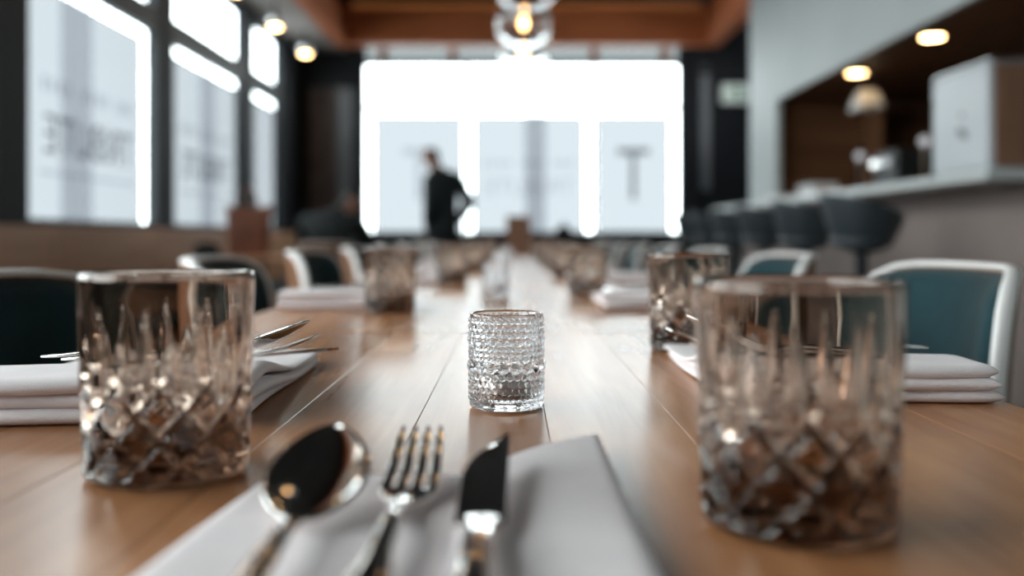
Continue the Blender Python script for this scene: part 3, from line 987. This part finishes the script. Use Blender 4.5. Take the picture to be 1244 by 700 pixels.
def nap_t(v, t):
    q = min(1.0, max(0.0, (v-.2)/.45)); q = q*q*(3-2*q)
    return t*(1-.62*q)
def side_napkin_mesh(name, lx, ly, t, seed, mir):
    """thick folded roll on the side nearest the camera (v=0), thinner behind"""
    rnd = random.Random(seed)
    layers = []
    n = 3
    for q in range(n):
        ox, oy = rnd.uniform(-.003, .003), rnd.uniform(-.003, .003)
        sk = rnd.uniform(-.008, .008)
        ph = rnd.uniform(0, 6)
        def P(u, v, ox=ox, oy=oy, sk=sk, ph=ph):
            return (mir*(-lx/2 + lx*u + ox + .003*sin(5*v+ph)), -ly/2 + ly*v + oy + sk*(u-.5) + .003*sin(6*u+ph))
        def hf(u, v): return nap_t(v, t)/(2*n)*1.12
        def zm(u, v, q=q, ph=ph):
            return nap_t(v, t)/(2*n)*(2*q+1.12) + .0006*(1+sin(9*u+7*v+ph))*(q/(n-1))
        layers.append((P, zm, hf))
    return napkin_mesh(name, layers, 30, 34)
nap_me = side_napkin_mesh('napkin_folded', .205, .31, .029, 3, 1)
nap2_me = side_napkin_mesh('napkin_folded_b', .205, .29, .027, 8, -1)
naps = [(-.281, .762, .06, nap_me, 'folded pale napkin behind the left foreground tumbler'), (.257, .832, -.04, nap2_me, 'folded pale napkin behind the large right tumbler'),
        (-.294, 1.75, .02, nap_me, 'folded pale napkin second from the camera on the window side'), (.258, 1.74, -.02, nap2_me, 'folded pale napkin second from the camera on the bar side')]
for k in range(5):
    naps.append((-.29, 2.62+k*.84, 0, nap_me, 'folded pale napkin %s from the camera on the window side' % ordn[2+k]))
    naps.append((.26, 2.62+k*.84, 0, nap2_me, 'folded pale napkin %s from the camera on the bar side' % ordn[2+k]))
for x, y, rz, me, lab in naps:
    o = link('napkin', me); o.location = (x, y, TZ+.0006); o.rotation_euler = (0, 0, rz)
    tag(o, lab, 'napkin', 'linen napkins')

# ------------------------------------------------------------------ cutlery (handle end at y=0, tip at +y)
def lerp_list(keys, n):
    out = []
    for i in range(n+1):
        t = i/n
        for (a, va), (b, vb) in zip(keys, keys[1:]):
            if a <= t <= b:
                f = (t-a)/(b-a); f = f*f*(3-2*f)
                out.append(va+(vb-va)*f); break
    return out
def make_spoon():
    t = empty('spoon', (0, 0, 0))
    nu, nv = 28, 16
    y0, y1 = .130, .197
    V, F = [], []
    for i in range(nu+1):
        s = .5-.5*cos(pi*i/nu)
        w = .0212*(max(0, sin(pi*s**.86)))**.56 if 0 < s < 1 else 0.0
        for j in range(nv+1):
            q = -1+2*j/nv
            plane = .0060 + .0235*s
            dep = .0068*(1-q*q)*(max(0, sin(pi*min(1, s*.92+.04))))**.8
            V.append((w*q + 0.0, y0+(y1-y0)*s, plane-dep))
    for i in range(nu):
        for j in range(nv):
            a = i*(nv+1)+j
            F.append((a, a+1, a+nv+2, a+nv+1))
    me = mesh('bowl', V, F, M_steel, True)
    bm = bmesh.new(); bm.from_mesh(me)
    bmesh.ops.remove_doubles(bm, verts=bm.verts, dist=1e-5)
    for f in bm.faces: f.normal_update()
    if sum(f.normal.z for f in bm.faces) < 0: bmesh.ops.reverse_faces(bm, faces=bm.faces)
    bm.to_mesh(me); bm.free()
    b = link('bowl', me, t)
    md = b.modifiers.new('thick', 'SOLIDIFY'); md.thickness = .0014; md.offset = -1
    V, F = [], []
    n = 26
    zz = lerp_list([(0, .0024), (.35, .0060), (.75, .0090), (1, .0066)], n)
    ww = lerp_list([(0, .0070), (.12, .0088), (.5, .0052), (.85, .0034), (1, .0050)], n)
    hh = lerp_list([(0, .0012), (.6, .0020), (.85, .0026), (1, .0012)], n)
    sweep_data((V, F), [(0, .136*i/n, zz[i]) for i in range(n+1)], ww, hh, 12)
    link('handle', mesh('handle', V, F, M_steel, True), t)
    return t
def make_fork():
    t = empty('fork', (0, 0, 0))
    V, F = [], []
    def zc(y):       # head curve: heel low, tips high
        s = (y-.118)/.082
        return .0045 - .004*sin(pi*min(1, max(0, s)))*.8 + .0160*max(0, s)**1.35
    n = 10
    ys = [.112+.030*i/n for i in range(n+1)]
    sweep_data((V, F), [(0, y, zc(y)) for y in ys], lerp_list([(0, .0036), (.35, .0070), (.7, .0118), (1, .0124)], n), lerp_list([(0, .0020), (1, .0011)], n), 12)
    for q in range(4):
        x = (q-1.5)*.0069
        ys = [.138+.062*i/12 for i in range(13)]
        sweep_data((V, F), [(x*(1-.10*(y-.138)/.062), y, zc(y)) for y in ys], lerp_list([(0, .0026), (.8, .0020), (1, .0008)], 12), lerp_list([(0, .0011), (.8, .0010), (1, .0006)], 12), 12, .35)
    h = link('head', mesh('head', V, F, M_steel, True), t); h['label'] = 'four polished tines'
    V, F = [], []
    n = 24
    zz = lerp_list([(0, .0024), (.35, .0060), (.75, .0085), (1, .0046)], n)
    ww = lerp_list([(0, .0070), (.12, .0088), (.5, .0052), (.85, .0034), (1, .0038)], n)
    hh = lerp_list([(0, .0012), (.6, .0020), (.85, .0026), (1, .0020)], n)
    sweep_data((V, F), [(0, .116*i/n, zz[i]) for i in range(n+1)], ww, hh, 12)
    link('handle', mesh('handle', V, F, M_steel, True), t)
    return t
def make_knife():
    t = empty('knife', (0, 0, 0))
    n = 24
    V, F = [], []
    for i in range(n+1):
        s = i/n
        y = .098+.112*s
        xr = .0105*(1 if s < .45 else 1-1.75*((s-.45)/.55)**1.9)          # cutting edge
        xl = -.0095*(1 if s < .93 else 1-.2*((s-.93)/.07)**2)
        xr, xl = -xl, -xr
        xm = xr-.0035
        if xm < xl+.001: xm = xl+.001
        z = .0035+.0100*s
        V += [(xl, y, z), (xm, y, z+.0013), (xr, y, z+.0006), (xr, y, z-.0008), (xl, y, z-.0004)]
    for i in range(n):
        for j in range(5):
            k = (j+1) % 5
            F.append((i*5+j, i*5+k, (i+1)*5+k, (i+1)*5+j))
    F.append((0, 1, 2, 3, 4)); F.append(tuple(n*5+j for j in range(5)))
    link('blade', mesh('blade', V, F, M_steel, False), t)
    V, F = [], []
    n = 24
    zz = lerp_list([(0, .0040), (.5, .0048), (1, .0042)], n)
    ww = lerp_list([(0, .0055), (.1, .0078), (.6, .0066), (.9, .0058), (1, .0074)], n)
    hh = lerp_list([(0, .0022), (.1, .0036), (.8, .0032), (1, .0018)], n)
    sweep_data((V, F), [(0, .102*i/n, zz[i]) for i in range(n+1)], ww, hh, 14)
    link('handle', mesh('handle', V, F, M_steel, True), t)
    return t
cut = {'spoon': make_spoon(), 'fork': make_fork(), 'knife': make_knife()}
used = set()
def place_cut(kind, x, y, z, rz, lab, rx=0.0):
    o = copy_tree(cut[kind]) if kind in used else cut[kind]
    used.add(kind)
    o.location = (x, y, z); o.rotation_euler = (rx, 0, rz)
    tag(o, lab, kind, 'polished cutlery on the napkins')
nz = TZ+.0072
place_cut('spoon', -.083, .236, nz, radians(-.5), 'polished spoon with dark reflecting bowl on the foreground napkin')
place_cut('fork', -.0465, .273, nz-.0005, radians(-.5), 'polished four tined fork between spoon and knife in the foreground')
place_cut('knife', -.0125, .256, TZ+.0108, radians(-.5), 'polished table knife in the foreground right of the fork')
sides = [(-1, .762, .029, .31, 'on the napkin behind the left foreground tumbler'), (1, .832, .027, .29, 'on the napkin behind the large right tumbler'),
         (-1, 1.75, .029, .31, 'on the second napkin of the window side'), (1, 1.74, .027, .29, 'on the second napkin of the bar side')]
for k, (s, y, t_, ly_, where) in enumerate(sides):
    xs_ = -.352 if s < 0 else .338
    rz = -pi/2 if s < 0 else pi/2
    for kind, o in (('spoon', -1), ('fork', 0), ('knife', 1)):
        v = .46 + o*.13
        place_cut(kind, xs_ + random.uniform(-.006, .006), y + (v-.5)*ly_, TZ + nap_t(v-.03, t_)*1.03 + .003, rz+radians(random.uniform(-2, 2)), 'polished %s lying %s' % (kind, where))

# ------------------------------------------------------------------ wooden box at the far end of the table
wb_ = empty('wooden_box', (.045, 6.75, TZ+.0006))
for (a, nm) in [((-.085, .085, -.085, -.073, 0, .27), 'front_board'), ((-.085, .085, .073, .085, 0, .27), 'back_board'), ((-.085, -.073, -.072, .072, 0, .27), 'side_board'),
                ((.073, .085, -.072, .072, 0, .27), 'side_board'), ((-.072, .072, -.072, .072, .002, .014), 'bottom_board')]:
    box(nm, a, M_boxwood, wb_, .002)
tag(wb_, 'tall brown wooden box on the far end of the long table', 'box')

# ------------------------------------------------------------------ people
def skin_obj(name, pts, edges, root, mat, parent, sub=2):
    me = bpy.data.meshes.new(name)
    me.from_pydata([p[:3] for p in pts], edges, [])
    me.materials.append(mat)
    o = link(name, me, parent)
    o.modifiers.new('skin', 'SKIN').use_smooth_shade = True
    sm = o.modifiers.new('sub', 'SUBSURF'); sm.levels = 1; sm.render_levels = sub
    lay = me.skin_vertices[0].data if me.skin_vertices else None
    if lay is None:
        bm = bmesh.new(); bm.from_mesh(me); bm.verts.layers.skin.verify(); bm.to_mesh(me); bm.free()
        lay = me.skin_vertices[0].data
    for i, p in enumerate(pts):
        r = p[3]
        lay[i].radius = (r, p[4] if len(p) > 4 else r)
        lay[i].use_root = (i == root)
    return o

def person(loc, rz, J, label):
    """J: joint name -> (x, y, z); figure faces +y before rotation, its right is +x"""
    root = empty('person', loc, rz)
    pts, edges, ix = [], [], {}
    def add(n, p, r, r2=None, par=None):
        ix[n] = len(pts); pts.append((*p, r, r2 if r2 else r))
        if par: edges.append((ix[par], ix[n]))
    V3 = Vector
    j = {k: V3(v) for k, v in J.items()}
    add('pelvis', j['pelvis'], .135, .10)
    add('waist', j['waist'], .125, .09, 'pelvis'); add('chest', j['chest'], .15, .105, 'waist'); add('neckbase', j['neckbase'], .075, .065, 'chest')
    add('neck', j['neck'], .052, .052, 'neckbase')
    hd = j['head']; fd = (j['face']-hd).normalized()
    upv = (hd-j['neck']).normalized()
    add('jaw', hd - upv*.055 + fd*.022, .060, .066, 'neck'); add('mid', hd + upv*.01, .074, .092, 'jaw'); add('crown', hd + upv*.075 - fd*.005, .062, .076, 'mid')
    add('nose', hd + fd*.108 - upv*.012, .014, .014, 'mid')
    for s, S in ((1, 'r'), (-1, 'l')):
        sh, el, wr = j['sh_'+S], j['el_'+S], j['wr_'+S]
        add('sh'+S, sh, .062, .062, 'chest'); add('ua'+S, sh.lerp(el, .5), .050, .050, 'sh'+S); add('el'+S, el, .041, .041, 'ua'+S)
        add('fa'+S, el.lerp(wr, .4), .040, .040, 'el'+S); add('wr'+S, wr, .027, .022, 'fa'+S)
        dr = (wr-el).normalized()
        palm = wr + dr*.05; add('palm'+S, palm, .038, .018, 'wr'+S)
        side = dr.cross(V3((0, 0, 1)));
        side = side.normalized() if side.length > .1 else V3((1, 0, 0))
        for q in range(4):
            b = palm + dr*.035 + side*(.028-.019*q); L = (.062, .075, .07, .055)[q]
            add('f%d%s' % (q, S), b, .0095, .0095, 'palm'+S)
            add('g%d%s' % (q, S), b + dr*L*.55 + V3((0, 0, -.006)), .0085, .0085, 'f%d%s' % (q, S))
            add('h%d%s' % (q, S), b + dr*L + V3((0, 0, -.018)), .0075, .0075, 'g%d%s' % (q, S))
        tb_ = wr + dr*.03 + side*.035; add('t1'+S, tb_, .011, .011, 'palm'+S); add('t2'+S, tb_ + dr*.04 + side*.02, .009, .009, 't1'+S)
        hp, kn, an = j['hip_'+S], j['kn_'+S], j['an_'+S]
        add('hp'+S, hp, .085, .085, 'pelvis'); add('th'+S, hp.lerp(kn, .5), .075, .075, 'hp'+S); add('kn'+S, kn, .056, .056, 'th'+S)
        add('cf'+S, kn.lerp(an, .35), .055, .055, 'kn'+S); add('an'+S, an, .036, .036, 'cf'+S)
        toe = an + V3((j['toe'].x, j['toe'].y, 0)).normalized()*.15; toe.z = an.z-.045
        add('toe'+S, toe, .034, .03, 'an'+S)
    tmp = skin_obj('body_cage', pts, edges, 0, M_skin, None)
    tmp.modifiers['sub'].levels = 2
    dg = bpy.context.evaluated_depsgraph_get()
    bme = bpy.data.meshes.new_from_object(tmp.evaluated_get(dg))
    bpy.data.objects.remove(tmp)
    bme.name = 'body'
    bme.polygons.foreach_set('use_smooth', [True]*len(bme.polygons))
    link('body', bme, root)
    inv = {v: k for k, v in ix.items()}
    segs = [(inv[a], inv[b], Vector(pts[a][:3]), Vector(pts[b][:3]), pts[a][3], pts[b][3]) for a, b in edges]
    def bone(p):
        best = None
        for na, nb, a, b, ra, rb in segs:
            ab = b-a
            t = min(1, max(0, (p-a).dot(ab)/max(1e-9, ab.length_squared)))
            d = (p-(a+ab*t)).length/(ra+(rb-ra)*t)
            if best is None or d < best[0]: best = (d, nb, t)
        return best[1], best[2]
    cls = [bone(f.center) + (f.center.copy(),) for f in bme.polygons]
    nors = [v.normal.copy() for v in bme.vertices]
    def garment(name, test, grow, mat):
        used, V, F = {}, [], []
        bme.materials.append(mat); slot = len(bme.materials)-1      # cloth lining where the garment covers the body
        for f, c in zip(bme.polygons, cls):
            if not test(*c): continue
            f.material_index = slot
            q = []
            for vi in f.vertices:
                if vi not in used:
                    used[vi] = len(V); V.append(tuple(bme.vertices[vi].co + nors[vi]*grow))
                q.append(used[vi])
            F.append(tuple(q))
        if not F: return
        o = link(name, mesh(name, V, F, mat, True, recalc=False), root)
        md = o.modifiers.new('thick', 'SOLIDIFY'); md.thickness = min(.010, grow*.8); md.offset = -1
        return o
    pz = j['pelvis'].z
    arm = {a+S for S in 'rl' for a in ('sh', 'ua', 'el', 'fa', 'wr')}
    leg = {a+S for S in 'rl' for a in ('hp', 'th', 'kn', 'cf', 'an')}
    foot = {'toer', 'toel'}
    garment('jacket', lambda b, t, p: b in arm or b in ('waist', 'chest', 'neckbase') or (b == 'neck' and t < .55) or (b in ('neck', 'jaw', 'mid', 'crown', 'nose') and ((p-hd).dot(upv) < -.15 or (p-j['neckbase']).length > .2 and p.z < j['neck'].z)) or (b in ('hpr', 'hpl') and p.z > pz-.08), .020, M_jacket)
    garment('trousers', lambda b, t, p: b in leg or (b == 'waist' and t < .5), .011, M_trouser)
    garment('shoe', lambda b, t, p: b == 'toer' or (b == 'anr' and t > .93), .014, M_black)
    garment('shoe', lambda b, t, p: b == 'toel' or (b == 'anl' and t > .93), .014, M_black)
    def hairy(b, t, p):
        if b not in ('jaw', 'mid', 'crown', 'neck'): return False
        q = p-hd; u, f_ = q.dot(upv), q.dot(fd)
        return u > .065 or (f_ < .01 and u > -.01) or (f_ < -.03 and u > -.075)
    garment('hair', hairy, .013, M_hair)
    # eyes and ears
    sd = fd.cross(upv).normalized()
    for s in (1, -1):
        ev, ef = revolve_data([(0, -.011), (.009, -.006), (.011, 0), (.009, .006), (0, .011)], 10)
        c = hd + fd*.083 + sd*s*.032 + upv*.012
        link('eye', mesh('eye', [tuple(Vector(v)+c) for v in ev], ef, M_hair, True), root)
        c2 = hd + sd*s*.078 - upv*.005
        link('ear', mesh('ear', [tuple(Vector((v[0]*1.3, v[1]*1.3, v[2]*2.6))+c2) for v in ev], ef, M_skin, True), root)
    tag(root, label, 'person')
    return root

# standing figure behind the far end of the table, leaning to the left, one hand on the hip
person((-.66, 8.9, -.011), 0, dict(
    pelvis=(0, 0, .93), waist=(.0, 0, 1.10), chest=(.0, 0, 1.31), neckbase=(-.03, -.01, 1.47), neck=(-.055, -.015, 1.535), head=(-.085, -.02, 1.645), face=(-.185, .0, 1.60),
    sh_r=(.13, .03, 1.44), el_r=(.265, .0, 1.21), wr_r=(.155, .02, 1.03), sh_l=(-.09, -.12, 1.44), el_l=(-.10, -.17, 1.14), wr_l=(-.12, -.05, .96),
    hip_r=(.07, .03, .88), kn_r=(.08, .02, .49), an_r=(.09, .03, .09), hip_l=(-.07, -.03, .88), kn_l=(-.07, .0, .49), an_l=(-.08, .0, .09), toe=(-1, .2, 0)),
    'standing person in dark jacket with hand on hip before the back window')
# seated figure by the left side tables
side_ch = copy_tree(ch0); side_ch.location = (-1.62, 8.72, 0); side_ch.rotation_euler = (0, 0, pi/2)
side_ch['label'] = 'teal velvet chair under the seated person by the left windows'
side_ch.location = (-1.35, 6.80, 0)
person((-1.35, 6.99, -.012), 0, dict(
    pelvis=(0, 0, .575), waist=(-.01, .04, .72), chest=(-.01, .08, .93), neckbase=(.05, .10, 1.04), neck=(.08, .11, 1.08), head=(.13, .13, 1.155), face=(.22, .16, 1.13),
    sh_r=(.18, .10, 1.0), el_r=(.24, .25, .87), wr_r=(.12, .44, .835), sh_l=(-.20, .10, 1.0), el_l=(-.24, .25, .87), wr_l=(-.08, .45, .835),
    hip_r=(.09, .03, .57), kn_r=(.11, .40, .52), an_r=(.11, .36, .09), hip_l=(-.09, .03, .57), kn_l=(-.11, .40, .52), an_l=(-.11, .36, .09), toe=(0, 1, 0)),
    'seated person in black clothes seen from behind at the left')
